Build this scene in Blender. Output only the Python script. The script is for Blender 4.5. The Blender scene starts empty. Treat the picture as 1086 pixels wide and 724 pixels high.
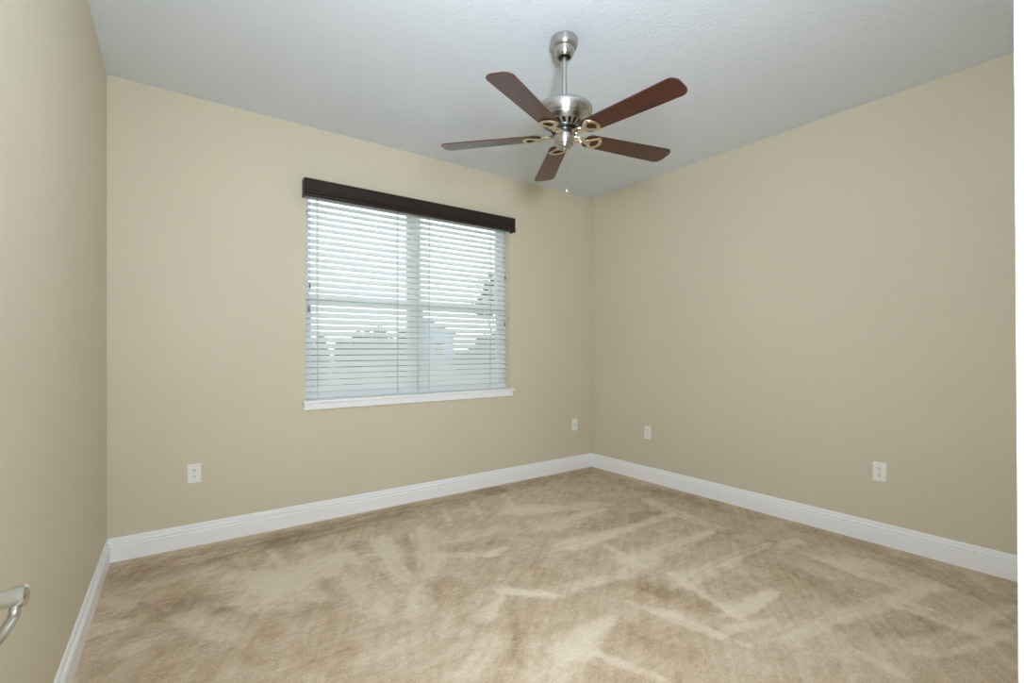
import bpy, bmesh, math, random
import numpy as np
from mathutils import Vector, Matrix

C = bpy.context.scene.collection
S = bpy.context.scene
R = math.radians
random.seed(7)

# ------------------------------------------------------------------ camera
EYE = 1.2
YAW = R(36.1)
FPX = 514.0
HORIZON = 370.0
cam_data = bpy.data.cameras.new('camera')
cam = bpy.data.objects.new('camera', cam_data)
C.objects.link(cam)
cam.location = (0, 0, EYE)
cam.rotation_euler = (R(90), 0, -YAW)
cam_data.sensor_width = 36
cam_data.lens = 36 * FPX / 1086
cam_data.shift_y = (HORIZON - 362) / 1086
cam_data.clip_start = 0.01
S.camera = cam

# ------------------------------------------------------------------ world, lights, exposure
W = bpy.data.worlds.new('overcast_sky')
S.world = W
W.use_nodes = True
wn = W.node_tree.nodes
wl = W.node_tree.links
bg = wn['Background']
tc = wn.new('ShaderNodeTexCoord')
sp = wn.new('ShaderNodeSeparateXYZ')
rp = wn.new('ShaderNodeValToRGB')
wl.new(tc.outputs['Generated'], sp.inputs[0])
wl.new(sp.outputs['Z'], rp.inputs[0])
rp.color_ramp.elements[0].color = (0.95, 0.98, 1.0, 1)
rp.color_ramp.elements[1].color = (0.80, 0.91, 1.0, 1)
wl.new(rp.outputs[0], bg.inputs['Color'])
bg.inputs['Strength'].default_value = 2.2


def area_light(name, loc, target, size, size_y, watts, col):
    d = bpy.data.lights.new(name, 'AREA')
    d.shape = 'RECTANGLE'
    d.size, d.size_y, d.energy, d.color = size, size_y, watts, col
    o = bpy.data.objects.new(name, d)
    C.objects.link(o)
    o.location = loc
    o.rotation_euler = (Vector(target) - Vector(loc)).to_track_quat('-Z', 'Y').to_euler()
    return o


# the photographer's flash just above the camera, an added fill lamp bounced off the ceiling, and the lit hall behind
area_light('camera_flash', (0.36, -0.02, 1.60), (3.3, 1.9, 1.80), 0.38, 0.32, 54, (0.845, 0.935, 1.0))
area_light('bounce_fill', (0.40, 0.14, 1.80), (0.75, 0.75, 2.74), 0.25, 0.25, 20, (0.845, 0.935, 1.0))
area_light('hall_light', (0.45, -0.9, 1.35), (0.9, 3.0, 1.6), 1.3, 2.2, 15, (0.845, 0.935, 1.0))
# daylight that the window lets in
area_light('window_daylight', (1.69, 3.95, 2.0), (1.69, 2.0, 0.9), 1.7, 1.5, 14, (0.93, 0.97, 1.0))

S.view_settings.view_transform = 'Standard'
S.view_settings.look = 'None'
S.view_settings.gamma = 1.0
S.view_settings.use_curve_mapping = False
S.view_settings.exposure = 0.22
S.cycles.max_bounces = 14
S.cycles.diffuse_bounces = 8
S.cycles.caustics_reflective = False
S.cycles.caustics_refractive = False
S.cycles.sample_clamp_indirect = 6.0


# ------------------------------------------------------------------ materials
def srgb(r, g, b):
    def f(c):
        c /= 255.0
        return c / 12.92 if c <= 0.04045 else ((c + 0.055) / 1.055) ** 2.4
    return (f(r), f(g), f(b), 1.0)


def mat(name, col, rough=0.6, metal=0.0, spec=0.5, coat=0.0, bump=None, vary=0.0, vscale=3.0, trans=0.0):
    """Principled material; bump = (noise scale, strength, distance); vary = slight tone variation."""
    m = bpy.data.materials.new(name)
    m.use_nodes = True
    n, l = m.node_tree.nodes, m.node_tree.links
    p = n['Principled BSDF']
    p.inputs['Base Color'].default_value = col
    p.inputs['Roughness'].default_value = rough
    p.inputs['Metallic'].default_value = metal
    p.inputs['Specular IOR Level'].default_value = spec
    p.inputs['Coat Weight'].default_value = coat
    t = n.new('ShaderNodeTexCoord')
    if vary:
        nz = n.new('ShaderNodeTexNoise')
        nz.inputs['Scale'].default_value = vscale
        nz.inputs['Detail'].default_value = 4
        l.new(t.outputs['Object'], nz.inputs['Vector'])
        r = n.new('ShaderNodeValToRGB')
        r.color_ramp.elements[0].position = 0.3
        r.color_ramp.elements[1].position = 0.7
        r.color_ramp.elements[0].color = [c * (1 - vary) for c in col[:3]] + [1]
        r.color_ramp.elements[1].color = [min(1, c * (1 + vary)) for c in col[:3]] + [1]
        l.new(nz.outputs['Fac'], r.inputs[0])
        l.new(r.outputs[0], p.inputs['Base Color'])
    if bump:
        nz = n.new('ShaderNodeTexNoise')
        nz.inputs['Scale'].default_value = bump[0]
        nz.inputs['Detail'].default_value = 3
        l.new(t.outputs['Object'], nz.inputs['Vector'])
        b = n.new('ShaderNodeBump')
        b.inputs['Strength'].default_value = bump[1]
        b.inputs['Distance'].default_value = bump[2]
        l.new(nz.outputs['Fac'], b.inputs['Height'])
        l.new(b.outputs['Normal'], p.inputs['Normal'])
    if trans:
        out = n['Material Output']
        tr = n.new('ShaderNodeBsdfTranslucent')
        tr.inputs['Color'].default_value = col
        mx = n.new('ShaderNodeMixShader')
        mx.inputs[0].default_value = trans
        l.new(p.outputs[0], mx.inputs[1])
        l.new(tr.outputs[0], mx.inputs[2])
        l.new(mx.outputs[0], out.inputs['Surface'])
    return m


M = {}
M['wall'] = mat('beige_wall_paint', srgb(212, 204, 184), 0.55, spec=0.35, bump=(120, 0.25, 0.002), vary=0.015, vscale=1.5)
M['ceiling'] = mat('textured_ceiling_paint', srgb(222, 228, 238), 0.9, spec=0.1, bump=(75, 0.6, 0.006))
M['trim'] = mat('white_trim_paint', srgb(246, 247, 252), 0.35, spec=0.4, bump=(60, 0.05, 0.001))
M['vinyl'] = mat('white_window_vinyl', srgb(222, 232, 228), 0.4, bump=(60, 0.05, 0.001))
M['slat'] = mat('white_blind_slat', srgb(242, 245, 246), 0.4, spec=0.35, trans=0.14, bump=(90, 0.05, 0.0005))
M['cord'] = mat('white_blind_cord', srgb(196, 202, 202), 0.8, vary=0.1, vscale=200)
M['tassel'] = mat('grey_tassel', srgb(120, 122, 112), 0.5, vary=0.1, vscale=60)
M['plate'] = mat('white_plastic_plate', srgb(240, 240, 237), 0.35, vary=0.02, vscale=30)
M['slot'] = mat('dark_socket_slot', srgb(70, 68, 64), 0.6, vary=0.05, vscale=50)
M['darkwood'] = mat('espresso_wood', srgb(43, 33, 29), 0.42, spec=0.35, bump=(30, 0.1, 0.001), vary=0.15, vscale=8)
M['black'] = mat('black_metal', srgb(22, 21, 20), 0.45, metal=0.3, vary=0.1, vscale=20)
M['door'] = mat('white_door_paint', srgb(226, 225, 220), 0.4, bump=(50, 0.05, 0.001))
M['blue'] = mat('pale_blue_siding', srgb(150, 180, 215), 0.7, vary=0.05, vscale=2)
M['roof'] = mat('grey_roof_shingle', srgb(130, 128, 126), 0.9, vary=0.15, vscale=6, bump=(12, 0.4, 0.02))
M['lawn'] = mat('lawn_grass', srgb(142, 150, 124), 0.95, vary=0.25, vscale=1.2)
M['leaf'] = mat('dark_green_leaf', srgb(38, 56, 40), 0.6, vary=0.35, vscale=3)
M['bark'] = mat('grey_brown_bark', srgb(84, 72, 60), 0.9, bump=(15, 0.6, 0.02), vary=0.2, vscale=9)
M['paneglass'] = mat('dark_house_window_pane', srgb(40, 48, 56), 0.15, vary=0.05, vscale=2)


def brushed(name, col, rough, vertical=False):
    m = mat(name, col, rough, metal=1.0)
    n, l = m.node_tree.nodes, m.node_tree.links
    p = n['Principled BSDF']
    t = n.new('ShaderNodeTexCoord')
    mp = n.new('ShaderNodeMapping')
    mp.inputs['Scale'].default_value = (3, 3, 260)
    nz = n.new('ShaderNodeTexNoise')
    nz.inputs['Scale'].default_value = 3
    mr = n.new('ShaderNodeMapRange')
    mr.inputs['To Min'].default_value = rough - 0.06
    mr.inputs['To Max'].default_value = rough + 0.08
    l.new(t.outputs['Object'], mp.inputs[0])
    l.new(mp.outputs[0], nz.inputs['Vector'])
    l.new(nz.outputs['Fac'], mr.inputs['Value'])
    l.new(mr.outputs[0], p.inputs['Roughness'])
    p.inputs['Anisotropic'].default_value = 0.75
    tg = n.new('ShaderNodeTangent')
    tg.direction_type = 'RADIAL'
    tg.axis = 'Z'
    l.new(tg.outputs[0], p.inputs['Tangent'])
    p.inputs['Anisotropic Rotation'].default_value = 0.25
    return m


M['nickel'] = brushed('brushed_nickel', (0.53, 0.525, 0.51, 1), 0.28)
M['gold_lit'] = brushed('gold_lit_nickel', (0.72, 0.64, 0.48, 1), 0.32)  # nickel again, with the gold light it catches tinted into the base colour
M['satin'] = mat('satin_nickel_handle', (0.60, 0.58, 0.53, 1), 0.27, metal=1.0, vary=0.04, vscale=30)


def glass_mat():
    m = bpy.data.materials.new('window_glass')
    m.use_nodes = True
    n, l = m.node_tree.nodes, m.node_tree.links
    for x in list(n):
        n.remove(x)
    o = n.new('ShaderNodeOutputMaterial')
    mx = n.new('ShaderNodeMixShader')
    tr = n.new('ShaderNodeBsdfTransparent')
    gl = n.new('ShaderNodeBsdfGlossy')
    fr = n.new('ShaderNodeFresnel')
    fr.inputs['IOR'].default_value = 1.45
    nz = n.new('ShaderNodeTexNoise')
    nz.inputs['Scale'].default_value = 2
    rr = n.new('ShaderNodeValToRGB')
    rr.color_ramp.elements[0].color = (0.93, 0.96, 0.95, 1)
    rr.color_ramp.elements[1].color = (0.96, 0.98, 0.97, 1)
    l.new(nz.outputs['Fac'], rr.inputs[0])
    l.new(rr.outputs[0], tr.inputs['Color'])
    gl.inputs['Roughness'].default_value = 0.02
    l.new(fr.outputs[0], mx.inputs[0])
    l.new(tr.outputs[0], mx.inputs[1])
    l.new(gl.outputs[0], mx.inputs[2])
    l.new(mx.outputs[0], o.inputs['Surface'])
    return m


M['glass'] = glass_mat()


def blade_mat():
    m = bpy.data.materials.new('mahogany_blade')
    m.use_nodes = True
    n, l = m.node_tree.nodes, m.node_tree.links
    p = n['Principled BSDF']
    t = n.new('ShaderNodeTexCoord')
    mp = n.new('ShaderNodeMapping')
    mp.inputs['Scale'].default_value = (2.5, 34, 8)
    nz = n.new('ShaderNodeTexNoise')
    nz.inputs['Scale'].default_value = 2.2
    nz.inputs['Detail'].default_value = 6
    r = n.new('ShaderNodeValToRGB')
    r.color_ramp.elements[0].position = 0.3
    r.color_ramp.elements[1].position = 0.75
    r.color_ramp.elements[0].color = srgb(40, 15, 10)
    r.color_ramp.elements[1].color = srgb(88, 36, 23)
    l.new(t.outputs['Object'], mp.inputs[0])
    l.new(mp.outputs[0], nz.inputs['Vector'])
    l.new(nz.outputs['Fac'], r.inputs[0])
    l.new(r.outputs[0], p.inputs['Base Color'])
    p.inputs['Roughness'].default_value = 0.30
    p.inputs['Specular IOR Level'].default_value = 0.5
    p.inputs['Coat Weight'].default_value = 0.35
    p.inputs['Coat Roughness'].default_value = 0.16
    return m


M['blade'] = blade_mat()


def carpet_mat():
    """Cut-pile carpet: the 'pile' attribute says which way the nap was brushed (lighter or darker)."""
    m = bpy.data.materials.new('beige_cut_pile_carpet')
    m.use_nodes = True
    n, l = m.node_tree.nodes, m.node_tree.links
    p = n['Principled BSDF']
    at = n.new('ShaderNodeAttribute')
    at.attribute_name = 'pile'
    t = n.new('ShaderNodeTexCoord')

    def noise(scale, detail, vec=None, rough=0.6):
        x = n.new('ShaderNodeTexNoise')
        x.inputs['Scale'].default_value = scale
        x.inputs['Detail'].default_value = detail
        x.inputs['Roughness'].default_value = rough
        l.new(vec or t.outputs['Object'], x.inputs['Vector'])
        return x.outputs['Fac']

    def math_(op, a, b, c=None):
        x = n.new('ShaderNodeMath')
        x.operation = op
        for i, v in enumerate((a, b, c)):
            if v is None:
                continue
            if isinstance(v, (int, float)):
                x.inputs[i].default_value = v
            else:
                l.new(v, x.inputs[i])
        return x.outputs[0]

    mp = n.new('ShaderNodeMapping')
    mp.inputs['Rotation'].default_value = (0, 0, R(38))
    mp.inputs['Scale'].default_value = (9, 46, 1)
    l.new(t.outputs['Object'], mp.inputs[0])
    streak = noise(1.0, 3, mp.outputs[0])
    fine = noise(150, 2)
    mid = noise(38, 4)
    v = math_('MULTIPLY_ADD', at.outputs['Fac'], 0.5, 0.5)
    v = math_('ADD', v, math_('MULTIPLY_ADD', streak, 0.36, -0.18))
    v = math_('ADD', v, math_('MULTIPLY_ADD', fine, 0.90, -0.45))
    v = math_('ADD', v, math_('MULTIPLY_ADD', mid, 0.44, -0.22))
    r = n.new('ShaderNodeValToRGB')
    e = r.color_ramp.elements
    e[0].position, e[0].color = 0.0, srgb(139, 114, 86)
    e[1].position, e[1].color = 1.0, srgb(232, 219, 199)
    x = e.new(0.5)
    x.color = srgb(198, 176, 148)
    l.new(v, r.inputs[0])
    l.new(r.outputs[0], p.inputs['Base Color'])
    p.inputs['Roughness'].default_value = 1.0
    p.inputs['Specular IOR Level'].default_value = 0.05
    p.inputs['Sheen Weight'].default_value = 0.15
    b = n.new('ShaderNodeBump')
    b.inputs['Strength'].default_value = 0.7
    b.inputs['Distance'].default_value = 0.006
    l.new(math_('ADD', fine, math_('MULTIPLY', mid, 0.6)), b.inputs['Height'])
    l.new(b.outputs['Normal'], p.inputs['Normal'])
    return m


M['carpet'] = carpet_mat()


# ------------------------------------------------------------------ mesh helpers
def link(name, bm, m, parent=None, smooth=False, kind=None, loc=None):
    bmesh.ops.recalc_face_normals(bm, faces=bm.faces)
    me = bpy.data.meshes.new(name)
    bm.to_mesh(me)
    bm.free()
    me.materials.append(m)
    if smooth:
        for p in me.polygons:
            p.use_smooth = True
        if smooth != 'all':
            me.set_sharp_from_angle(angle=R(35))
    o = bpy.data.objects.new(name, me)
    C.objects.link(o)
    if parent:
        o.parent = parent
    if loc:
        o.location = loc
    if kind:
        o['kind'] = kind
    return o


def thing(name, label, cat, loc=(0, 0, 0), rotz=0.0, group=None):
    o = bpy.data.objects.new(name, None)
    C.objects.link(o)
    o.location = loc
    o.rotation_euler = (0, 0, rotz)
    o.empty_display_size = 0.1
    o['label'] = label
    o['category'] = cat
    if group:
        o['group'] = group
    return o


def box(bm, x0, x1, y0, y1, z0, z1, bevel=0.0, mtx=None):
    v = [bm.verts.new((x, y, z)) for z in (z0, z1) for y in (y0, y1) for x in (x0, x1)]
    fs = [bm.faces.new([v[i] for i in q]) for q in
          ((0, 1, 3, 2), (4, 6, 7, 5), (0, 4, 5, 1), (2, 3, 7, 6), (0, 2, 6, 4), (1, 5, 7, 3))]
    if mtx is not None:
        bmesh.ops.transform(bm, matrix=mtx, verts=v)
    if bevel:
        es = list({e for f in fs for e in f.edges})
        bmesh.ops.bevel(bm, geom=es, offset=bevel, segments=2, affect='EDGES', profile=0.5)
    return bm


def lathe(bm, prof, seg=40, axis=(0, 0), z=0.0):
    """Revolve (radius, height) pairs about a vertical axis."""
    rings = []
    for r, h in prof:
        if r < 1e-5:
            rings.append([bm.verts.new((axis[0], axis[1], z + h))])
        else:
            rings.append([bm.verts.new((axis[0] + r * math.cos(2 * math.pi * k / seg), axis[1] + r * math.sin(2 * math.pi * k / seg), z + h)) for k in range(seg)])
    for a, b in zip(rings, rings[1:]):
        for k in range(seg):
            q = (k + 1) % seg
            if len(a) == 1 and len(b) == 1:
                continue
            if len(a) == 1:
                bm.faces.new((a[0], b[q], b[k]))
            elif len(b) == 1:
                bm.faces.new((a[k], a[q], b[0]))
            else:
                bm.faces.new((a[k], a[q], b[q], b[k]))
    return bm


def tube(bm, pts, rad, seg=10, closed=False, flat=1.0, up=(0, 0, 1)):
    """Sweep an ellipse along points; rad is a number or one (rx, rz) pair per point."""
    P = [Vector(p) for p in pts]
    n = len(P)
    rings = []
    up = Vector(up)
    for i in range(n):
        if closed:
            t = (P[(i + 1) % n] - P[i - 1]).normalized()
        else:
            t = (P[min(i + 1, n - 1)] - P[max(i - 1, 0)]).normalized()
        s = t.cross(up)
        if s.length < 1e-4:
            s = t.cross(Vector((1, 0, 0)))
        s.normalize()
        u = s.cross(t).normalized()
        r = rad[i] if isinstance(rad, (list, tuple)) else rad
        a, b = r if isinstance(r, (list, tuple)) else (r, r * flat)
        rings.append([bm.verts.new(P[i] + s * a * math.cos(2 * math.pi * k / seg) + u * b * math.sin(2 * math.pi * k / seg)) for k in range(seg)])
    m = n if closed else n - 1
    for i in range(m):
        a, b = rings[i], rings[(i + 1) % n]
        for k in range(seg):
            q = (k + 1) % seg
            bm.faces.new((a[k], a[q], b[q], b[k]))
    if not closed:
        bm.faces.new(rings[0][::-1])
        bm.faces.new(rings[-1])
    return bm


def prism(bm, outline, z0, z1):
    a = [bm.verts.new((x, y, z0)) for x, y in outline]
    b = [bm.verts.new((x, y, z1)) for x, y in outline]
    n = len(a)
    bm.faces.new(a[::-1])
    bm.faces.new(b)
    for i in range(n):
        j = (i + 1) % n
        bm.faces.new((a[i], a[j], b[j], b[i]))
    return bm


def smoothline(pts, k=8):
    """Catmull-Rom through the points."""
    P = [Vector(p) for p in pts]
    out = []
    for i in range(len(P) - 1):
        p0, p1, p2, p3 = P[max(i - 1, 0)], P[i], P[i + 1], P[min(i + 2, len(P) - 1)]
        for j in range(k):
            t = j / k
            out.append(0.5 * ((2 * p1) + (p2 - p0) * t + (2 * p0 - 5 * p1 + 4 * p2 - p3) * t * t + (3 * p1 - p0 - 3 * p2 + p3) * t ** 3))
    out.append(P[-1])
    return out


# ------------------------------------------------------------------ room
YB, XR, XL, HC = 3.54, 3.59, -0.235, 2.74          # back wall, right wall, back-left corner, ceiling
LEAN = math.tan(R(1.5))                             # the left wall runs slightly out of square
YF, TH = 0.083, 0.115                               # front wall (doorway) inner face and thickness


def xl(y):
    return XL - (YB - y) * LEAN


WX0, WX1, WZ0, WZ1 = 0.820, 2.560, 0.845, 2.365     # window opening
DX0, DX1, DZ = -0.215, 0.600, 2.05                  # doorway opening
REC = 0.20                                          # outer wall thickness

# floor: a fine grid that carries the brushed nap of the carpet
NX, NY = 560, 512
fx0, fx1, fy0, fy1 = -0.40, 3.66, -0.12, 3.60
gx = np.linspace(fx0, fx1, NX)
gy = np.linspace(fy0, fy1, NY)
GX, GY = np.meshgrid(gx, gy)
rng = np.random.default_rng(3)


def value_noise(X, Y, s, seed):
    r = np.random.default_rng(seed)
    T = r.random((64, 64))
    x, y = X * s + 100, Y * s + 100
    i, j = np.floor(x).astype(int), np.floor(y).astype(int)
    u, v = x - i, y - j
    u, v = u * u * (3 - 2 * u), v * v * (3 - 2 * v)
    g = lambda a, b: T[a % 64, b % 64]
    return (g(i, j) * (1 - u) * (1 - v) + g(i + 1, j) * u * (1 - v) + g(i, j + 1) * (1 - u) * v + g(i + 1, j + 1) * u * v) * 2 - 1


def fbm(X, Y, s, seed, o=3):
    return sum(value_noise(X, Y, s * 2 ** k, seed + k) * 0.55 ** k for k in range(o))


def floor_pt(px, py):
    """Where a point of the floor lies, from the survey of vacuum marks (survey frame: eye at the doorway)."""
    cx, cz = (px - 543) / FPX, (HORIZON - py) / FPX
    d = (math.sin(YAW) + cx * math.cos(YAW), math.cos(YAW) - cx * math.sin(YAW))
    t = -EYE / cz
    return d[0] * t, d[1] * t


# brushed marks: end points and widths as surveyed, strength (+ lighter nap, - darker nap)
MARKS = [
    (553, 543, 641, 536, 6, 3, .5), (584, 561, 638, 542, 10, 4, .6), (607, 580, 715, 546, 9, 3, .75),
    (675, 599, 756, 564, 14, 3, .75), (729, 619, 816, 577, 13, 3, .75), (783, 651, 822, 631, 14, 6, .75),
    (641, 579, 681, 601, 2.5, 2.5, .5), (713, 610, 786, 657, 3, 4, .6), (668, 638, 708, 653, 3, 4, .5), (708, 653, 762, 676, 6, 4, .6),
    (762, 676, 822, 658, 6, 5, .6), (685, 532, 759, 561, 4, 3, .5), (587, 629, 685, 606, 8, 5, .5), (540, 628, 590, 633, 4, 4, .6),
    (612, 690, 651, 658, 26, 7, .7), (588, 721, 618, 694, 14, 16, .5), (631, 692, 702, 721, 4, 4, .6),
    (834, 676, 989, 625, 13, 8, .6), (948, 640, 1032, 669, 7, 7, .6), (1032, 667, 1076, 645, 9, 6, .6), (857, 588, 945, 621, 3, 3, .55),
    (982, 692, 1066, 674, 14, 12, .5), (915, 696, 948, 712, 8, 8, .4), (800, 645, 824, 628, 8, 8, .5), (891, 594, 931, 599, 10, 6, .5),
    (827, 578, 847, 574, 6, 6, .4), (930, 610, 985, 622, 8, 8, .4),
    (318, 620, 350, 600, 26, 14, .6), (365, 590, 384, 588, 10, 12, .6), (367, 620, 394, 648, 16, 16, .4),
    (443, 566, 452, 600, 16, 22, .6), (404, 570, 414, 588, 6, 10, .5), (438, 652, 452, 605, 7, 5, .5), (468, 589, 519, 589, 4, 4, .6),
    (519, 589, 536, 580, 5, 4, .6), (479, 574, 530, 561, 5, 4, .5), (532, 626, 582, 631, 4, 3, .7), (519, 655, 534, 630, 9, 6, .6),
    (495, 714, 519, 682, 22, 20, .45), (553, 544, 582, 541, 8, 5, .5),
    (215, 607, 242, 609, 10, 8, .55), (249, 618, 281, 614, 14, 14, .5), (300, 620, 343, 602, 14, 18, .4), (102, 668, 124, 663, 10, 7, .6),
    (117, 638, 137, 642, 10, 10, .5), (195, 595, 225, 589, 6, 6, .4), (268, 642, 316, 640, 14, 14, .45), (190, 662, 232, 676, 18, 18, .4),
    (380, 600, 430, 640, 40, 40, .3), (420, 690, 500, 640, 40, 40, .2),
    (120, 612, 300, 572, 16, 14, -.55), (300, 572, 520, 521, 14, 10, -.6), (520, 521, 628, 499, 8, 6, -.5), (130, 660, 190, 640, 18, 18, -.35),
    (200, 640, 250, 630, 10, 10, -.3), (330, 600, 350, 630, 10, 6, -.4), (480, 585, 530, 574, 9, 9, -.35), (640, 560, 690, 545, 14, 10, -.45),
    (700, 590, 720, 575, 12, 8, -.35), (760, 600, 820, 575, 14, 10, -.45), (700, 625, 770, 650, 18, 14, -.3), (660, 670, 720, 690, 24, 24, -.35),
    (620, 710, 660, 722, 14, 14, -.4), (935, 670, 990, 655, 18, 20, -.5), (960, 598, 1075, 642, 10, 14, -.5), (990, 690, 1076, 660, 6, 6, -.4),
    (850, 620, 920, 640, 18, 18, -.3), (800, 700, 880, 690, 30, 30, .15), (690, 520, 800, 545, 8, 8, -.3), (560, 600, 640, 600, 14, 14, -.15),
    (395, 573, 427, 612, 6, 12, .5), (375, 578, 408, 618, 6, 12, -.45), (428, 566, 440, 604, 6, 10, -.35), (352, 584, 372, 612, 5, 9, -.35),
    (250, 590, 262, 606, 5, 6, .35), (285, 583, 300, 598, 5, 6, .35), (322, 575, 330, 590, 5, 6, .35), (355, 566, 362, 580, 5, 6, .35), (470, 538, 476, 556, 4, 6, .35),
    (500, 532, 508, 548, 4, 6, .3), (535, 524, 545, 538, 4, 6, .3), (150, 640, 175, 655, 6, 8, -.35), (225, 650, 262, 640, 6, 10, -.35), (140, 690, 170, 680, 8, 8, .3),
    (240, 690, 275, 700, 8, 10, -.3), (345, 700, 372, 690, 10, 10, -.35), (560, 665, 566, 720, 6, 8, .3), (470, 600, 462, 650, 8, 8, -.3), (545, 640, 545, 700, 10, 10, -.25),
    (655, 615, 700, 630, 12, 12, -.3), (820, 596, 850, 608, 10, 12, -.35), (745, 575, 790, 560, 8, 6, -.35), (870, 655, 930, 640, 8, 8, -.3), (790, 683, 796, 684, 4, 4, 1.0),
    (850, 560, 960, 592, 8, 8, -.25), (640, 505, 760, 540, 6, 6, -.3), (470, 620, 500, 660, 24, 20, -.2),
]
wob = 0.016
QX = GX + wob * fbm(GX, GY, 4, 11) * 0.6 + 0.008 * value_noise(GX, GY, 40, 5)
QY = GY + wob * fbm(GX, GY, 4, 21) * 0.6 + 0.008 * value_noise(GX, GY, 40, 8)


def scratch(ang, across, along, seed):
    """Fine lines of parted nap that run in one direction."""
    c, q = math.cos(ang), math.sin(ang)
    U = (GX * c + GY * q) * along + 0.4 * value_noise(GX, GY, 5, seed + 9)
    V = (-GX * q + GY * c) * across + 0.8 * value_noise(GX, GY, 3, seed + 7)
    r = np.random.default_rng(seed)
    return value_noise(U, V, 1.0, seed) * 0.65 + value_noise(U * 2.1, V * 2.3, 1.0, seed + 1) * 0.35


mixm = 1 / (1 + np.exp(-(GX - 1.15 + 0.35 * value_noise(GX, GY, 2.0, 77)) * 9))   # strokes turn between the two halves of the room
S1, S2 = scratch(R(38), 48, 4.5, 101), scratch(R(62), 46, 5, 111)
S3 = scratch(R(8), 40, 5, 121)
pile = 0.10 + 0.10 * fbm(GX, GY, 1.6, 31) + 0.20 * fbm(GX, GY, 13, 41)
pile += 0.27 * (S1 * mixm + S2 * (1 - mixm)) + 0.18 * S3 * (1 - mixm)
n_mark = 0
for x0, y0, x1, y1, w0, w1, s in MARKS:
    a, b = np.array(floor_pt(x0, y0)), np.array(floor_pt(x1, y1))
    hw = []
    for (px, py, w) in ((x0, y0, w0), (x1, y1, w1)):
        # real half-width of the mark, measured along its own normal on the carpet
        dx, dy = x1 - x0, y1 - y0
        L = math.hypot(dx, dy)
        nx, ny = -dy / L * w / 2, dx / L * w / 2
        p, q = floor_pt(px - nx, py - ny), floor_pt(px + nx, py + ny)
        d = (b - a) / np.linalg.norm(b - a)
        e = np.array(q) - np.array(p)
        hw.append(max(0.014, abs(e[0] * d[1] - e[1] * d[0]) / 2 * 1.2))
    d = b - a
    L2 = d @ d
    t = np.clip(((QX - a[0]) * d[0] + (QY - a[1]) * d[1]) / L2, 0, 1)
    dist = np.hypot(QX - a[0] - t * d[0], QY - a[1] - t * d[1])
    w = hw[0] * (1 - t) + hw[1] * t
    # the nozzle leaves a crisp edge on one side of a stroke and a feathered one on the other
    side = ((QX - a[0]) * d[1] - (QY - a[1]) * d[0]) * math.copysign(1.0, -a[0] * d[1] + a[1] * d[0])
    if s > 0.35 and L2 > 0.04:
        w = np.where(side > 0, w * 0.75, w * 1.9)
    k = np.clip(1.25 - dist / (w * 1.25 + 0.006), 0, 1)
    k = k * k * (3 - 2 * k)
    sc = scratch(math.atan2(d[1], d[0]), 38, 3.5, 300 + n_mark)
    n_mark += 1
    pile += (s if s > 0 else s * 0.75) * k * (1.05 + 0.85 * sc)
pile = np.tanh(pile * 1.0)
me = bpy.data.meshes.new('floor')
co = np.empty((NX * NY, 3))
co[:, 0], co[:, 1] = GX.ravel(), GY.ravel()
co[:, 2] = 0.0
idx = np.arange(NX * NY).reshape(NY, NX)
fc = np.stack([idx[:-1, :-1], idx[:-1, 1:], idx[1:, 1:], idx[1:, :-1]], -1).reshape(-1, 4)
me.from_pydata(co.tolist(), [], fc.tolist())
at = me.attributes.new('pile', 'FLOAT', 'POINT')
at.data.foreach_set('value', pile.ravel().astype(np.float32))
me.materials.append(M['carpet'])
floor = bpy.data.objects.new('floor', me)
C.objects.link(floor)
floor['kind'] = 'structure'

# hall floor behind the doorway
bm = bmesh.new()
box(bm, -0.8, 2.0, -1.5, -0.12, -0.05, -0.001)
link('floor_hall', bm, M['carpet'], kind='structure')

bm = bmesh.new()
box(bm, -0.8, XR + 0.15, -1.6, YB + REC, HC, HC + 0.1)
link('ceiling', bm, M['ceiling'], kind='structure')

bm = bmesh.new()
for x0, x1, z0, z1 in ((-0.55, WX0, 0, HC), (WX1, XR + 0.15, 0, HC), (WX0, WX1, 0, WZ0 - 0.02), (WX0, WX1, WZ1, HC)):
    box(bm, x0, x1, YB, YB + REC, z0 - (0.05 if z0 == 0 else 0), z1)
link('wall_back', bm, M['wall'], kind='structure')

bm = bmesh.new()
prism(bm, [(xl(YB), YB), (xl(-0.05), -0.05), (xl(-0.05) - 0.12, -0.05), (xl(YB) - 0.12, YB)], -0.05, HC)
link('wall_left', bm, M['wall'], kind='structure')

bm = bmesh.new()
box(bm, XR, XR + 0.15, YF - TH, YB, -0.05, HC)
link('wall_right', bm, M['wall'], kind='structure')

bm = bmesh.new()
for x0, x1, z0, z1 in ((-0.45, DX0 - 0.02, -0.05, HC), (DX1 + 0.02, XR, -0.05, HC), (DX0 - 0.02, DX1 + 0.02, DZ + 0.02, HC)):
    box(bm, x0, x1, YF - TH, YF - 0.018, z0, z1)
link('wall_front', bm, M['wall'], kind='structure')

bm = bmesh.new()
box(bm, -0.8, 2.0, -1.6, -1.5, -0.05, HC)
box(bm, -0.9, -0.8, -1.6, YF - TH, -0.05, HC)
box(bm, 2.0, 2.1, -1.6, YF - TH, -0.05, HC)
link('wall_hall', bm, M['wall'], kind='structure')

# baseboards
BASE = [(0, 0), (0.016, 0), (0.016, 0.086), (0.0115, 0.0885), (0.0115, 0.093), (0.0155, 0.096), (0.0155, 0.105), (0.0095, 0.109), (0.0095, 0.114), (0.008, 0.128), (0.004, 0.133), (0, 0.133)]


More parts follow.
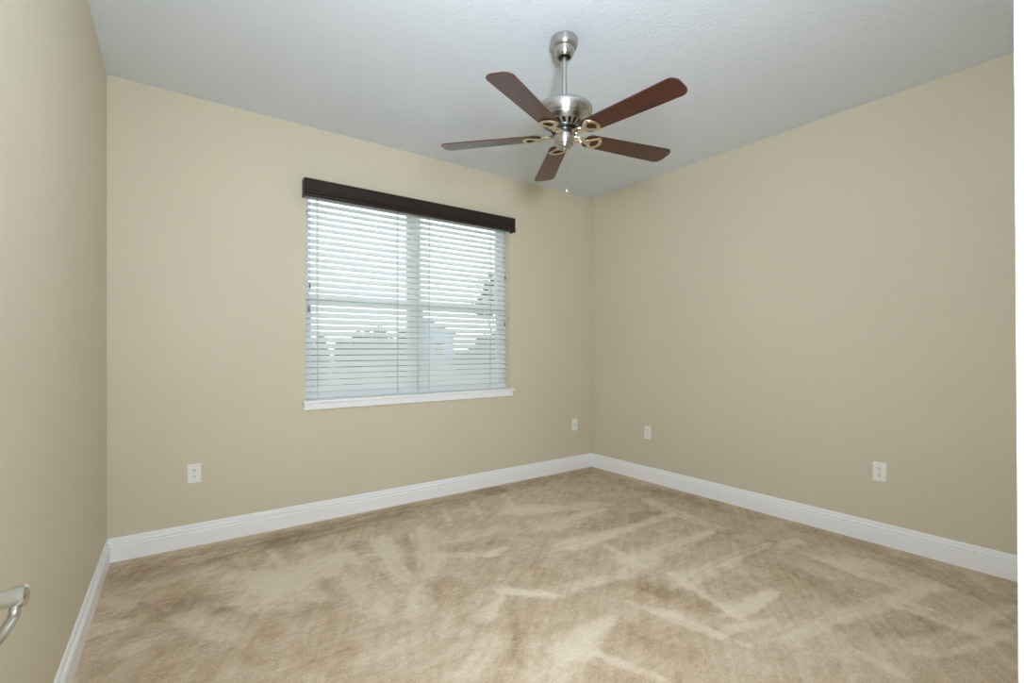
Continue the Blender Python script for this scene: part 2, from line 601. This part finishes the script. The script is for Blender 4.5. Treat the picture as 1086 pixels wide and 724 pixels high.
def baseboard(name, a, b, inward, ma, mb):
    """Profile swept from a to b along the wall foot; ma, mb = 1 mitres that end inwards."""
    a, b, n = Vector(a), Vector(b), Vector(inward)
    d = (b - a).normalized()
    bm = bmesh.new()
    ra, rb = [], []
    for t, h in BASE:
        pa = a + n * t + d * t * ma
        pb = b + n * t - d * t * mb
        ra.append(bm.verts.new((pa.x, pa.y, h)))
        rb.append(bm.verts.new((pb.x, pb.y, h)))
    for i in range(len(ra)):
        j = (i + 1) % len(ra)
        bm.faces.new((ra[i], ra[j], rb[j], rb[i]))
    bm.faces.new(ra)
    bm.faces.new(rb[::-1])
    return link(name, bm, M['trim'], kind='structure')


baseboard('baseboard_back', (xl(YB), YB), (XR, YB), (0, -1), 1, 1)
baseboard('baseboard_right', (XR, YB), (XR, YF), (-1, 0), 1, 0)
baseboard('baseboard_left', (xl(YB), YB), (xl(0.2), 0.2), (math.cos(R(1.5)), -math.sin(R(1.5))), 1, 0)
baseboard('baseboard_front', (XR, YF - 0.018), (DX1 + 0.07, YF - 0.018), (0, 1), 1, 0)


# door trim: jamb, stop and casing on each side of the doorway, slightly out of plumb
def door_trim(name, x, side):
    """side = +1: right jamb, its face towards -x."""
    bm = bmesh.new()
    s = side
    prof = [(x, YF - TH - 0.003), (x, YF - 0.026), (x + s * 0.0005, YF - 0.022), (x + s * 0.004, YF - 0.021), (x + s * 0.004, YF - 0.014)]
    for k in range(5):
        a = R(90 * k / 4)
        prof.append((x + s * (0.004 + 0.004 * (1 - math.cos(a))), YF - 0.004 + 0.004 * math.sin(a)))
    prof += [(x + s * 0.018, YF), (x + s * 0.024, YF - 0.003), (x + s * 0.050, YF - 0.004), (x + s * 0.062, YF - 0.001), (x + s * 0.068, YF - 0.008), (x + s * 0.068, YF - 0.018), (x + s * 0.02, YF - 0.018), (x + s * 0.02, YF - TH - 0.003)]
    lo = [bm.verts.new((px, py - (0 - EYE) * -0.004, 0.0)) for px, py in prof]
    hi = [bm.verts.new((px, py + (DZ + 0.06 - EYE) * 0.004, DZ + 0.06)) for px, py in prof]
    n = len(prof)
    for i in range(n):
        j = (i + 1) % n
        bm.faces.new((lo[i], lo[j], hi[j], hi[i]))
    bm.faces.new(lo)
    bm.faces.new(hi)
    return link(name, bm, M['trim'], kind='structure', smooth=True)


door_trim('trim_1', DX1, 1)
door_trim('trim_2', DX0, -1)
bm = bmesh.new()
box(bm, DX0, DX1, YF - TH, YF, DZ, DZ + 0.068, 0.003)
link('trim_3', bm, M['trim'], kind='structure')

# ------------------------------------------------------------------ window
win = bpy.data.objects.new('window_1', None)
C.objects.link(win)
win['kind'] = 'structure'
win.location = ((WX0 + WX1) / 2, YB, WZ0)
win.empty_display_size = 0.1
wx, wy, wz = win.location


def wbox(bm, x0, x1, y0, y1, z0, z1, bevel=0.002):
    return box(bm, x0 - wx, x1 - wx, y0 - wy, y1 - wy, z0 - wz, z1 - wz, bevel)


FY0, FY1 = YB + 0.105, YB + 0.185
XM = (WX0 + WX1) / 2
bm = bmesh.new()
wbox(bm, WX0, WX0 + 0.035, FY0, FY1, WZ0, WZ1)
wbox(bm, WX1 - 0.035, WX1, FY0, FY1, WZ0, WZ1)
wbox(bm, XM - 0.040, XM + 0.040, FY0 - 0.004, FY1, WZ0, WZ1)
wbox(bm, WX0 + 0.035, XM - 0.04, FY0, FY1, WZ1 - 0.035, WZ1)
wbox(bm, XM + 0.04, WX1 - 0.035, FY0, FY1, WZ1 - 0.035, WZ1)
wbox(bm, WX0 + 0.035, XM - 0.04, FY0, FY1, WZ0, WZ0 + 0.035)
wbox(bm, XM + 0.04, WX1 - 0.035, FY0, FY1, WZ0, WZ0 + 0.035)
link('window_frame', bm, M['vinyl'], win)
ZM = 1.575
for x0, x1 in ((WX0 + 0.035, XM - 0.04), (XM + 0.04, WX1 - 0.035)):
    for z0, z1, y0, sw in ((WZ0 + 0.035, ZM + 0.022, FY0 + 0.006, 0.030), (ZM - 0.022, WZ1 - 0.035, FY0 + 0.042, 0.018)):
        bm = bmesh.new()
        wbox(bm, x0, x0 + sw, y0, y0 + 0.03, z0, z1)
        wbox(bm, x1 - sw, x1, y0, y0 + 0.03, z0, z1)
        wbox(bm, x0 + sw, x1 - sw, y0, y0 + 0.03, z0, z0 + 0.044)
        wbox(bm, x0 + sw, x1 - sw, y0, y0 + 0.03, z1 - 0.044, z1)
        f = link('sash', bm, M['vinyl'], win)
        bm = bmesh.new()
        wbox(bm, x0 + sw - 0.004, x1 - sw + 0.004, y0 + 0.013, y0 + 0.017, z0 + 0.04, z1 - 0.04, 0)
        link('pane', bm, M['glass'], f)
# stool with a nosing and an apron below
bm = bmesh.new()
wbox(bm, WX0 - 0.024, WX1 + 0.024, YB - 0.040, YB, WZ0 - 0.020, WZ0, 0.004)
wbox(bm, WX0, WX1, YB - 0.002, FY0 + 0.01, WZ0 - 0.020, WZ0, 0)
wbox(bm, WX0 - 0.016, WX1 + 0.016, YB - 0.026, YB, WZ0 - 0.066, WZ0 - 0.019, 0.005)
link('sill', bm, M['trim'], win)


# ------------------------------------------------------------------ blinds
TILT = R(46.5)
PITCH = 0.0437
SLW, SLT = 0.0508, 0.003
YS = YB + 0.070                      # middle of the slats
BW = 0.868
ZRAIL = 0.872
NSL = 32


def make_blind(x0, label, mirror):
    t = thing('window_blind', label, 'window blind', (x0, YS, WZ0), 0, 'horizontal window blinds')
    z = lambda v: v - WZ0
    bm = bmesh.new()
    box(bm, 0.004, BW - 0.004, -0.028, 0.028, z(2.300), z(2.355), 0.003)
    link('headrail', bm, M['slat'], t)
    bm = bmesh.new()
    for k in range(NSL):
        zz = ZRAIL + (k + 1) * PITCH
        m4 = Matrix.Translation((0, 0, z(zz))) @ Matrix.Rotation(TILT, 4, 'X')
        box(bm, 0.003, BW - 0.003, -SLW / 2, SLW / 2, -SLT / 2, SLT / 2, 0, m4)
    link('slats', bm, M['slat'], t)
    bm = bmesh.new()
    m4 = Matrix.Translation((0, 0, z(ZRAIL))) @ Matrix.Rotation(TILT, 4, 'X')
    box(bm, 0.003, BW - 0.003, -0.026, 0.026, -0.009, 0.009, 0, m4)
    link('bottom_rail', bm, M['slat'], t)
    for cx in (0.092, 0.690):
        bm = bmesh.new()
        yo = SLW / 2 * math.cos(TILT) + 0.0012
        for s in (-1, 1):
            zo = s * SLW / 2 * math.sin(TILT)
            box(bm, cx - 0.0032, cx + 0.0032, s * yo - 0.0006, s * yo + 0.0006, z(ZRAIL) + zo, z(2.302))
        link('ladder_cord', bm, M['cord'], t)
    # pull cords with tassels in front of the slats
    ends = ((0.035, 1.66), (0.030, 1.50)) if not mirror else ((BW - 0.024, 1.86), (BW - 0.030, 1.44))
    for cx, ze in ends:
        bm = bmesh.new()
        tube(bm, [(cx, -0.031, z(2.308)), (cx, -0.031, z(ze))], 0.0010, 6)
        c = link('pull_cord', bm, M['cord'], t)
        bm = bmesh.new()
        lathe(bm, [(0, 0.0), (0.004, 0.0), (0.007, -0.020), (0.0075, -0.030), (0.005, -0.034), (0, -0.034)], 14, (cx, -0.031), z(ze))
        link('tassel', bm, M['tassel'], c, smooth=True)
    return t


make_blind(WX0 + 0.0015, 'white horizontal slat blind on the half of the window away from the room corner', False)
make_blind(XM + 0.0015, 'white horizontal slat blind on the half of the window near the room corner', True)

# valance: a stained board with a grooved lower edge and returns to the wall
VX0, VX1, VZ0, VZ1 = 0.797, 2.567, 2.240, 2.362
v = thing('blind_valance', 'dark espresso wood valance across the top of the window', 'valance', ((VX0 + VX1) / 2, YB, VZ0))
prof = [(0.072, 0.000), (0.076, 0.003), (0.076, 0.014), (0.068, 0.017), (0.068, 0.022), (0.074, 0.025), (0.074, 0.033), (0.067, 0.037), (0.067, 0.040), (0.070, 0.043), (0.070, 0.108), (0.073, 0.112), (0.073, 0.119), (0.070, 0.122), (0.058, 0.122), (0.058, 0.000)]
hw_ = (VX1 - VX0) / 2
bm = bmesh.new()
ra = [bm.verts.new((-hw_ + (0.070 - t) * 0 - (t - 0.070) * 0.5, -t, h)) for t, h in prof]
rb = [bm.verts.new((hw_ + (t - 0.070) * 0.5, -t, h)) for t, h in prof]
for i in range(len(prof)):
    j = (i + 1) % len(prof)
    bm.faces.new((ra[i], ra[j], rb[j], rb[i]))
bm.faces.new(ra)
bm.faces.new(rb[::-1])
link('face_board', bm, M['darkwood'], v)
for s in (-1, 1):
    bm = bmesh.new()
    x = s * hw_
    box(bm, min(x, x - s * 0.012), max(x, x - s * 0.012), -0.058, 0.0, 0.0, 0.122)
    link('side_return', bm, M['darkwood'], v)

# ------------------------------------------------------------------ ceiling fan
FX, FYc, HUB = 1.63, 1.794, EYE + 1.058
fan = thing('ceiling_fan', 'brushed nickel ceiling fan with five mahogany blades hanging from the ceiling', 'ceiling fan', (FX, FYc, HC))
zf = lambda z: z - HC
bm = bmesh.new()
lathe(bm, [(0.0, 0.0), (0.064, 0.0), (0.067, -0.004), (0.067, -0.030), (0.065, -0.040), (0.060, -0.047), (0.0505, -0.050), (0.0495, -0.054), (0.0490, -0.066), (0.0455, -0.080), (0.040, -0.089), (0.034, -0.094), (0.030, -0.088), (0.028, -0.075)], 48)
link('canopy', bm, M['nickel'], fan, smooth=True)
bm = bmesh.new()
lathe(bm, [(0.029, -0.076), (0.026, -0.088), (0.0132, -0.096), (0.0132, -0.070)], 32)
link('hanger_ball', bm, M['black'], fan, smooth=True)
bm = bmesh.new()
lathe(bm, [(0.0, -0.075), (0.0127, -0.075), (0.0127, zf(2.40)), (0.0, zf(2.40))], 24)
lathe(bm, [(0.0127, zf(2.425)), (0.021, zf(2.425)), (0.024, zf(2.415)), (0.024, zf(2.40))], 24)
link('downrod', bm, M['nickel'], fan, smooth=True)
bm = bmesh.new()
lathe(bm, [(0.0, zf(2.418)), (0.075, zf(2.416)), (0.105, zf(2.411)), (0.126, zf(2.402)), (0.137, zf(2.392)), (0.140, zf(2.382)), (0.138, zf(2.366)), (0.131, zf(2.346)), (0.129, zf(2.342)), (0.125, zf(2.340)), (0.121, zf(2.330)), (0.113, zf(2.322)), (0.108, zf(2.318))], 64)
motor = link('motor_housing', bm, M['nickel'], fan, smooth=True)
# vented lower bowl: alternating fins and dark openings
bm = bmesh.new()
lathe(bm, [(0.108, zf(2.319)), (0.102, zf(2.314)), (0.098, zf(2.311))], 64)
lathe(bm, [(0.068, zf(2.296)), (0.064, zf(2.290)), (0.060, zf(2.288))], 64)
for k in range(20):
    a = 2 * math.pi * k / 20
    r0, r1, z0, z1 = 0.099, 0.067, zf(2.312), zf(2.2955)
    tw = 0.10
    p = [(r0, a - 0.075, z0), (r0, a + 0.075, z0), (r1, a + tw + 0.085, z1), (r1, a + tw - 0.085, z1)]
    vs = [bm.verts.new((r * math.cos(q), r * math.sin(q), z)) for r, q, z in p]
    vi = [bm.verts.new(((r - 0.003) * math.cos(q), (r - 0.003) * math.sin(q), z + 0.003)) for r, q, z in p]
    bm.faces.new(vs)
    bm.faces.new(vi[::-1])
    for i in range(4):
        j = (i + 1) % 4
        bm.faces.new((vs[i], vi[i], vi[j], vs[j]))
link('vent_fins', bm, M['nickel'], motor)
bm = bmesh.new()
lathe(bm, [(0.104, zf(2.322)), (0.090, zf(2.3125)), (0.060, zf(2.3)), (0.0, zf(2.3))], 48)
link('vent_core', bm, M['black'], motor, smooth=True)
bm = bmesh.new()
lathe(bm, [(0.0, zf(2.295)), (0.066, zf(2.294)), (0.069, zf(2.290)), (0.067, zf(2.285)), (0.050, zf(2.283)), (0.0, zf(2.283))], 48)
link('flywheel', bm, M['black'], fan, smooth=True)
bm = bmesh.new()
lathe(bm, [(0.0, zf(2.285)), (0.047, zf(2.285)), (0.048, zf(2.282)), (0.048, zf(2.272)), (0.030, zf(2.268))], 48)
link('hub_collar', bm, M['nickel'], fan, smooth=True)
bm = bmesh.new()
lathe(bm, [(0.0, zf(2.272)), (0.055, zf(2.272)), (0.058, zf(2.267)), (0.055, zf(2.261)), (0.0, zf(2.261))], 48)
link('hub_ring', bm, M['black'], fan, smooth=True)
bm = bmesh.new()
lathe(bm, [(0.0, zf(2.263)), (0.049, zf(2.262)), (0.0500, zf(2.258)), (0.0495, zf(2.219)), (0.047, zf(2.2135)), (0.038, zf(2.212)), (0.0365, zf(2.207)), (0.032, zf(2.199)), (0.020, zf(2.195)), (0.0, zf(2.194))], 48)
sw_ = link('switch_housing', bm, M['nickel'], fan, smooth=True)
bm = bmesh.new()
lathe(bm, [(0, 0.0), (0.006, -0.001), (0.006, -0.006), (0.0, -0.008)], 16, (0.0, 0.0), zf(2.196))
link('finial', bm, M['gold_lit'], sw_, smooth=True)
# pull chain
chx, chy = 0.012, -0.004
bm = bmesh.new()
tube(bm, [(chx, chy, zf(2.200)), (chx, chy, zf(2.006))], 0.0005, 6)
for k in range(64):
    bmesh.ops.create_icosphere(bm, subdivisions=1, radius=0.0009, matrix=Matrix.Translation((chx, chy, zf(2.198) - k * 0.003)))
ch = link('pull_chain', bm, M['nickel'], fan, smooth='all')
bm = bmesh.new()
lathe(bm, [(0, 0.008), (0.0025, 0.007), (0.004, 0.002), (0.008, -0.008), (0.0085, -0.015), (0.005, -0.021), (0, -0.022)], 16, (chx, chy), zf(2.0))
link('chain_fob', bm, M['nickel'], ch, smooth=True)


def blade_outline():
    r0, r1, w0, w1 = 0.116, 0.637, 0.050, 0.064
    pts = []

    def arc(cx, cy, rx, ry, a0, a1, n=8):
        for k in range(n + 1):
            a = R(a0 + (a1 - a0) * k / n)
            pts.append((cx + rx * math.cos(a), cy + ry * math.sin(a)))
    c1 = 0.034
    arc(r1 - c1, -(w1 - 0.042), c1, 0.042, -90, 0)
    arc(r1 - c1, w1 - 0.042, c1, 0.042, 0, 90)
    arc(r0 + 0.03, w0 - 0.034, 0.03, 0.034, 90, 180)
    arc(r0 + 0.03, -(w0 - 0.034), 0.03, 0.034, 180, 270)
    return pts


def blade_bm():
    bm = bmesh.new()
    prism(bm, blade_outline(), -0.003, 0.003)
    es = [e for e in bm.edges if abs(e.verts[0].co.z - e.verts[1].co.z) < 1e-6]
    bmesh.ops.bevel(bm, geom=es, offset=0.0012, segments=1, affect='EDGES')
    return bm


def iron_bm():
    """Openwork bracket: a ring near the hub, a neck, and a D-shaped plate under the blade."""
    bm = bmesh.new()
    zi = -0.0075
    # D-shaped plate
    left = smoothline([(0.122, 0.008, zi), (0.140, 0.016, zi), (0.160, 0.031, zi), (0.177, 0.044, zi)], 5)
    arc_ = smoothline([(0.177, 0.044, zi), (0.190, 0.031, zi), (0.200, 0.013, zi), (0.202, 0.0, zi)], 5)
    half = left + arc_[1:]
    full = half + [Vector((p.x, -p.y, p.z)) for p in half[::-1][1:]]
    tube(bm, full, (0.0092), 8, closed=True, flat=0.45)
    # inner rim of the opening
    tube(bm, [(0.128, 0.0, zi), (0.148, 0.0, zi)], 0.011, 8, flat=0.35)
    # two screws
    for y in (-0.03, 0.03):
        lathe(bm, [(0, -0.004), (0.004, -0.003), (0.0045, 0.0)], 10, (0.184, y), zi - 0.002)
    # neck and ring
    ring = [(0.088 + 0.026 * math.cos(2 * math.pi * k / 24), 0.020 * math.sin(2 * math.pi * k / 24), zi + 0.004 - 0.0) for k in range(24)]
    tube(bm, ring, 0.0052, 8, closed=True, flat=0.8)
    tube(bm, [(0.112, 0, zi + 0.003), (0.130, 0, zi)], 0.010, 8, flat=0.5)
    scroll = smoothline([(0.066, 0.020, zi + 0.008), (0.082, 0.006, zi + 0.004), (0.094, -0.004, zi + 0.004), (0.104, -0.014, zi + 0.004)], 5)
    tube(bm, scroll, 0.0036, 8)
    tube(bm, smoothline([(0.045, 0.0, zi + 0.022), (0.055, 0.0, zi + 0.016), (0.066, 0.0, zi + 0.006)], 5), 0.012, 8, flat=0.5)
    return bm


bl0 = link('blade', blade_bm(), M['blade'], fan, smooth=False)
ir0 = link('blade_iron', iron_bm(), M['gold_lit'], fan, smooth=True)
ir0['label'] = 'openwork nickel blade bracket, gold light put into its colour'
for k in range(5):
    ang = R(23.6 - 36.1 + 72 * k)
    for src, pitch in ((bl0, R(-9)), (ir0, R(-9))):
        o = src if k == 0 else src.copy()
        if k:
            C.objects.link(o)
            o.parent = fan
        o.location = (0, 0, zf(HUB))
        o.rotation_euler = (Matrix.Rotation(ang, 3, 'Z') @ Matrix.Rotation(pitch, 3, 'X')).to_euler()


# ------------------------------------------------------------------ wall outlets
def outlet(loc, rotz, label, coax=False):
    """Local frame: plate in the xz plane, facing -y."""
    t = thing('wall_plate' if coax else 'wall_outlet', label, 'wall plate' if coax else 'outlet', loc, rotz, None if coax else 'duplex wall outlets')
    bm = bmesh.new()
    w, h, d = 0.036, 0.0585, 0.006
    a = [bm.verts.new(p) for p in ((-w, 0, -h), (w, 0, -h), (w, 0, h), (-w, 0, h))]
    b = [bm.verts.new(p) for p in ((-w + 0.004, -d, -h + 0.004), (w - 0.004, -d, -h + 0.004), (w - 0.004, -d, h - 0.004), (-w + 0.004, -d, h - 0.004))]
    bm.faces.new(b)
    bm.faces.new(a[::-1])
    for i in range(4):
        j = (i + 1) % 4
        bm.faces.new((a[i], a[j], b[j], b[i]))
    link('cover_plate', bm, M['plate'], t)
    if coax:
        bm = bmesh.new()
        lathe(bm, [(0.0075, 0), (0.0075, 0.004), (0.0048, 0.004), (0.0048, 0.011), (0.002, 0.011), (0.0, 0.009)], 18)
        bmesh.ops.transform(bm, matrix=Matrix.Translation((0, -d, 0)) @ Matrix.Rotation(R(90), 4, 'X'), verts=bm.verts)
        link('cable_jack', bm, M['nickel'], t, smooth=True)
        return t
    for s in (-1, 1):
        bm = bmesh.new()
        pts = []
        for k in range(28):
            q = 2 * math.pi * k / 28
            pts.append((0.0165 * math.cos(q), max(-0.0125, min(0.0125, 0.0165 * math.sin(q)))))
        prism(bm, pts, 0, 0.0025)
        bmesh.ops.transform(bm, matrix=Matrix.Translation((0, -d + 0.0003, s * 0.0195)) @ Matrix.Rotation(R(90), 4, 'X'), verts=bm.verts)
        bmesh.ops.remove_doubles(bm, verts=bm.verts, dist=1e-5)
        r = link('receptacle', bm, M['plate'], t)
        bm = bmesh.new()
        y0, y1 = -d - 0.0028, -d - 0.0015
        box(bm, -0.0075, -0.0050, y0, y1, s * 0.0195, s * 0.0195 + 0.009)
        box(bm, 0.0050, 0.0075, y0, y1, s * 0.0195, s * 0.0195 + 0.008)
        box(bm, -0.0025, 0.0025, y0, y1, s * 0.0195 - 0.0085, s * 0.0195 - 0.0035)
        link('slots', bm, M['slot'], r)
    bm = bmesh.new()
    lathe(bm, [(0.0035, 0), (0.003, 0.0015), (0, 0.002)], 12)
    bmesh.ops.transform(bm, matrix=Matrix.Translation((0, -d, 0)) @ Matrix.Rotation(R(90), 4, 'X'), verts=bm.verts)
    link('screw', bm, M['nickel'], t, smooth=True)
    return t


outlet((0.176, YB, 0.440), 0, 'white duplex outlet low on the wall under the window side, away from the room corner')
outlet((3.355, YB, 0.447), 0, 'small white wall plate with one jack on the window wall, beside the room corner', True)
outlet((XR, 2.830, 0.442), R(-90), 'white duplex outlet on the wall without a window, nearest the room corner')
outlet((XR, 1.078, 0.443), R(-90), 'white duplex outlet on the wall without a window, nearest the door trim')

# ------------------------------------------------------------------ open door with its lever
DFX = -0.180                       # face of the open leaf
door = bpy.data.objects.new('door_1', None)
C.objects.link(door)
door['kind'] = 'structure'
door.location = (DFX, YF + 0.02, 0)
door.empty_display_size = 0.1
DW = 0.685
bm = bmesh.new()
# slab built of stiles and rails round two recessed panels
t0, t1 = -0.035, 0.0
for y0, y1, z0, z1 in ((0, 0.115, 0.012, 2.03), (DW - 0.115, DW, 0.012, 2.03), (0.115, DW - 0.115, 0.012, 0.25), (0.115, DW - 0.115, 0.88, 1.04), (0.115, DW - 0.115, 1.90, 2.03)):
    box(bm, t0, t1, y0, y1, z0, z1)
for z0, z1 in ((0.25, 0.88), (1.04, 1.90)):
    box(bm, t0 + 0.008, t1 - 0.008, 0.115, DW - 0.115, z0, z1)
link('door_leaf', bm, M['door'], door)
HY, HZ = 0.718 - (YF + 0.02), 0.940
hd = bpy.data.objects.new('door_handle', None)
C.objects.link(hd)
hd.parent = door
hd.location = (0, HY, HZ)
bm = bmesh.new()
lathe(bm, [(0, 0.010), (0.022, 0.010), (0.030, 0.007), (0.033, 0.003), (0.033, 0.0), (0, 0)], 36)
bmesh.ops.transform(bm, matrix=Matrix.Rotation(R(90), 4, 'Y'), verts=bm.verts)
link('rose', bm, M['satin'], hd, smooth=True)
bm = bmesh.new()
NL = 0.062
lathe(bm, [(0, 0.008), (0.0085, 0.008), (0.0085, 0.030), (0.0088, 0.042), (0.0100, NL - 0.006), (0.0110, NL + 0.000), (0.0112, NL + 0.004), (0.0085, NL + 0.0065), (0, NL + 0.007)], 32)
bmesh.ops.transform(bm, matrix=Matrix.Rotation(R(90), 4, 'Y'), verts=bm.verts)
lev = smoothline([(NL - 0.003, 0.002, -0.005), (NL - 0.003, -0.008, -0.015), (NL - 0.0045, -0.020, -0.0185), (NL - 0.006, -0.050, -0.018), (NL - 0.008, -0.085, -0.011), (NL - 0.010, -0.112, -0.009)], 6)
n = len(lev)
rads = []
for i in range(n):
    u = i / (n - 1)
    rads.append((0.0050, 0.0078 - 0.0022 * math.sin(min(1, u * 2.2) * 1.57) + 0.002 * max(0, u - 0.5)))
tube(bm, lev, rads, 14)
link('lever', bm, M['satin'], hd, smooth=True)

# ------------------------------------------------------------------ outside
bm = bmesh.new()
box(bm, -60, 90, YB + REC + 0.02, 120, -0.35, -0.30)
link('ground_outside', bm, M['lawn'], kind='structure')


def leaf_cloud(bm, c, rad, n, size, rnd):
    for _ in range(n):
        d = Vector((rnd.gauss(0, 1), rnd.gauss(0, 1), rnd.gauss(0, 1))).normalized()
        p = Vector(c) + Vector((d.x * rad[0], d.y * rad[1], d.z * rad[2])) * (0.55 + 0.5 * rnd.random())
        q = Matrix.Rotation(rnd.random() * 6.28, 3, 'Z') @ Matrix.Rotation(rnd.random() * 3.0, 3, 'X')
        s = size * (0.7 + 0.6 * rnd.random())
        vs = [bm.verts.new(p + q @ Vector(o)) for o in ((-s, 0, 0), (-0.2 * s, -0.45 * s, 0.1 * s), (s, 0, 0), (-0.2 * s, 0.45 * s, 0.1 * s))]
        bm.faces.new(vs)


def plant(name, label, cat, px, Z, blobs, trunk_h, n, size, seed, group=None):
    rnd = random.Random(seed)
    cx = (px - 543) / FPX
    x, y = (math.sin(YAW) + cx * math.cos(YAW)) * Z, (math.cos(YAW) - cx * math.sin(YAW)) * Z
    t = thing(name, label, cat, (x, y, -0.30), 0, group)
    bm = bmesh.new()
    top = trunk_h + 0.3
    tube(bm, [(0, 0, 0), (0.02, 0.03, top * 0.5), (0, 0, top)], [0.09 * trunk_h / 2 + 0.03, 0.07 * trunk_h / 2 + 0.02, 0.03], 10)
    for c, r in blobs:
        tube(bm, [(0, 0, top * 0.7), (c[0] * 0.6, c[1] * 0.6, (top * 0.7 + c[2]) / 2), c], [0.03, 0.02, 0.01], 6)
    link('trunk', bm, M['bark'], t, smooth=True)
    bm = bmesh.new()
    for c, r in blobs:
        leaf_cloud(bm, c, r, n, size, rnd)
        leaf_cloud(bm, c, [q * 0.6 for q in r], n // 2, size, rnd)
    link('foliage', bm, M['leaf'], t)
    return t


plant('tree', 'dark leafy tree outside, behind the blind half near the room corner', 'tree', 527, 13.0,
      [((0, 0, 3.1), (0.55, 0.6, 0.5)), ((-0.35, 0, 2.6), (0.35, 0.4, 0.22)), ((0.5, 0, 2.5), (0.6, 0.5, 0.5)), ((0.0, 0.1, 1.0), (0.45, 0.4, 0.35))], 1.9, 260, 0.09, 5)
g = 'shrubs outside the window'
for i, (px, Z, r, h, lab) in enumerate((
        (336, 12.0, 0.22, 1.9, 'narrow dark shrub outside, seen at the outer end of the blinds'),
        (372, 17.0, 0.5, 2.1, 'dark green shrub outside, first of three behind the outer blind half'),
        (396, 24.0, 0.7, 2.7, 'tall dark green shrub outside, middle of three behind the outer blind half'),
        (421, 17.0, 0.5, 2.1, 'dark green shrub outside, third of three beside the window mullion'),
        (496, 22.0, 0.7, 1.6, 'low dark shrub outside between the pale blue house and the tree'),
        (520, 20.0, 0.7, 2.3, 'dark round shrub outside standing behind the leafy tree'))):
    plant('shrub', lab, 'shrub', px, Z, [((0, 0, h * 0.45), (r, r, h * 0.42)), ((r * 0.5, 0, h * 0.75), (r * 0.5, r * 0.5, h * 0.25)), ((-r * 0.5, 0, h * 0.65), (r * 0.5, r * 0.5, h * 0.25))], h * 0.4, 420, 0.10, 20 + i, g)

cx = (452 - 543) / FPX
hx, hy_ = (math.sin(YAW) + cx * math.cos(YAW)) * 48, (math.cos(YAW) - cx * math.sin(YAW)) * 48
house = thing('house', 'pale blue house with a grey gable roof far outside the window', 'house', (hx, hy_, -0.30), R(-28))
bm = bmesh.new()
box(bm, -2.7, 2.7, 0, 7, 0, 3.0)
a = [bm.verts.new(p) for p in ((-2.7, 0, 3.0), (2.7, 0, 3.0), (0, 0, 4.4))]
b = [bm.verts.new(p) for p in ((-2.7, 7, 3.0), (2.7, 7, 3.0), (0, 7, 4.4))]
bm.faces.new(a)
bm.faces.new(b[::-1])
link('house_wall', bm, M['blue'], house)
bm = bmesh.new()
for s in (-1, 1):
    q = [(s * 3.0, 2.85), (0, 4.42), (0, 4.57), (s * 3.0, 3.0)]
    va = [bm.verts.new((x, -0.3, z)) for x, z in q]
    vb = [bm.verts.new((x, 7.3, z)) for x, z in q]
    bm.faces.new(va)
    bm.faces.new(vb[::-1])
    for i in range(4):
        j = (i + 1) % 4
        bm.faces.new((va[i], va[j], vb[j], vb[i]))
link('house_roof', bm, M['roof'], house)
for x in (-1.3, 1.3):
    bm = bmesh.new()
    box(bm, x - 0.5, x + 0.5, -0.05, 0.02, 0.9, 2.2, 0.02)
    f = link('house_window', bm, M['vinyl'], house)
    bm = bmesh.new()
    for zz in (0.96, 1.58):
        box(bm, x - 0.43, x + 0.43, -0.07, -0.04, zz, zz + 0.55)
    link('house_pane', bm, M['paneglass'], f)
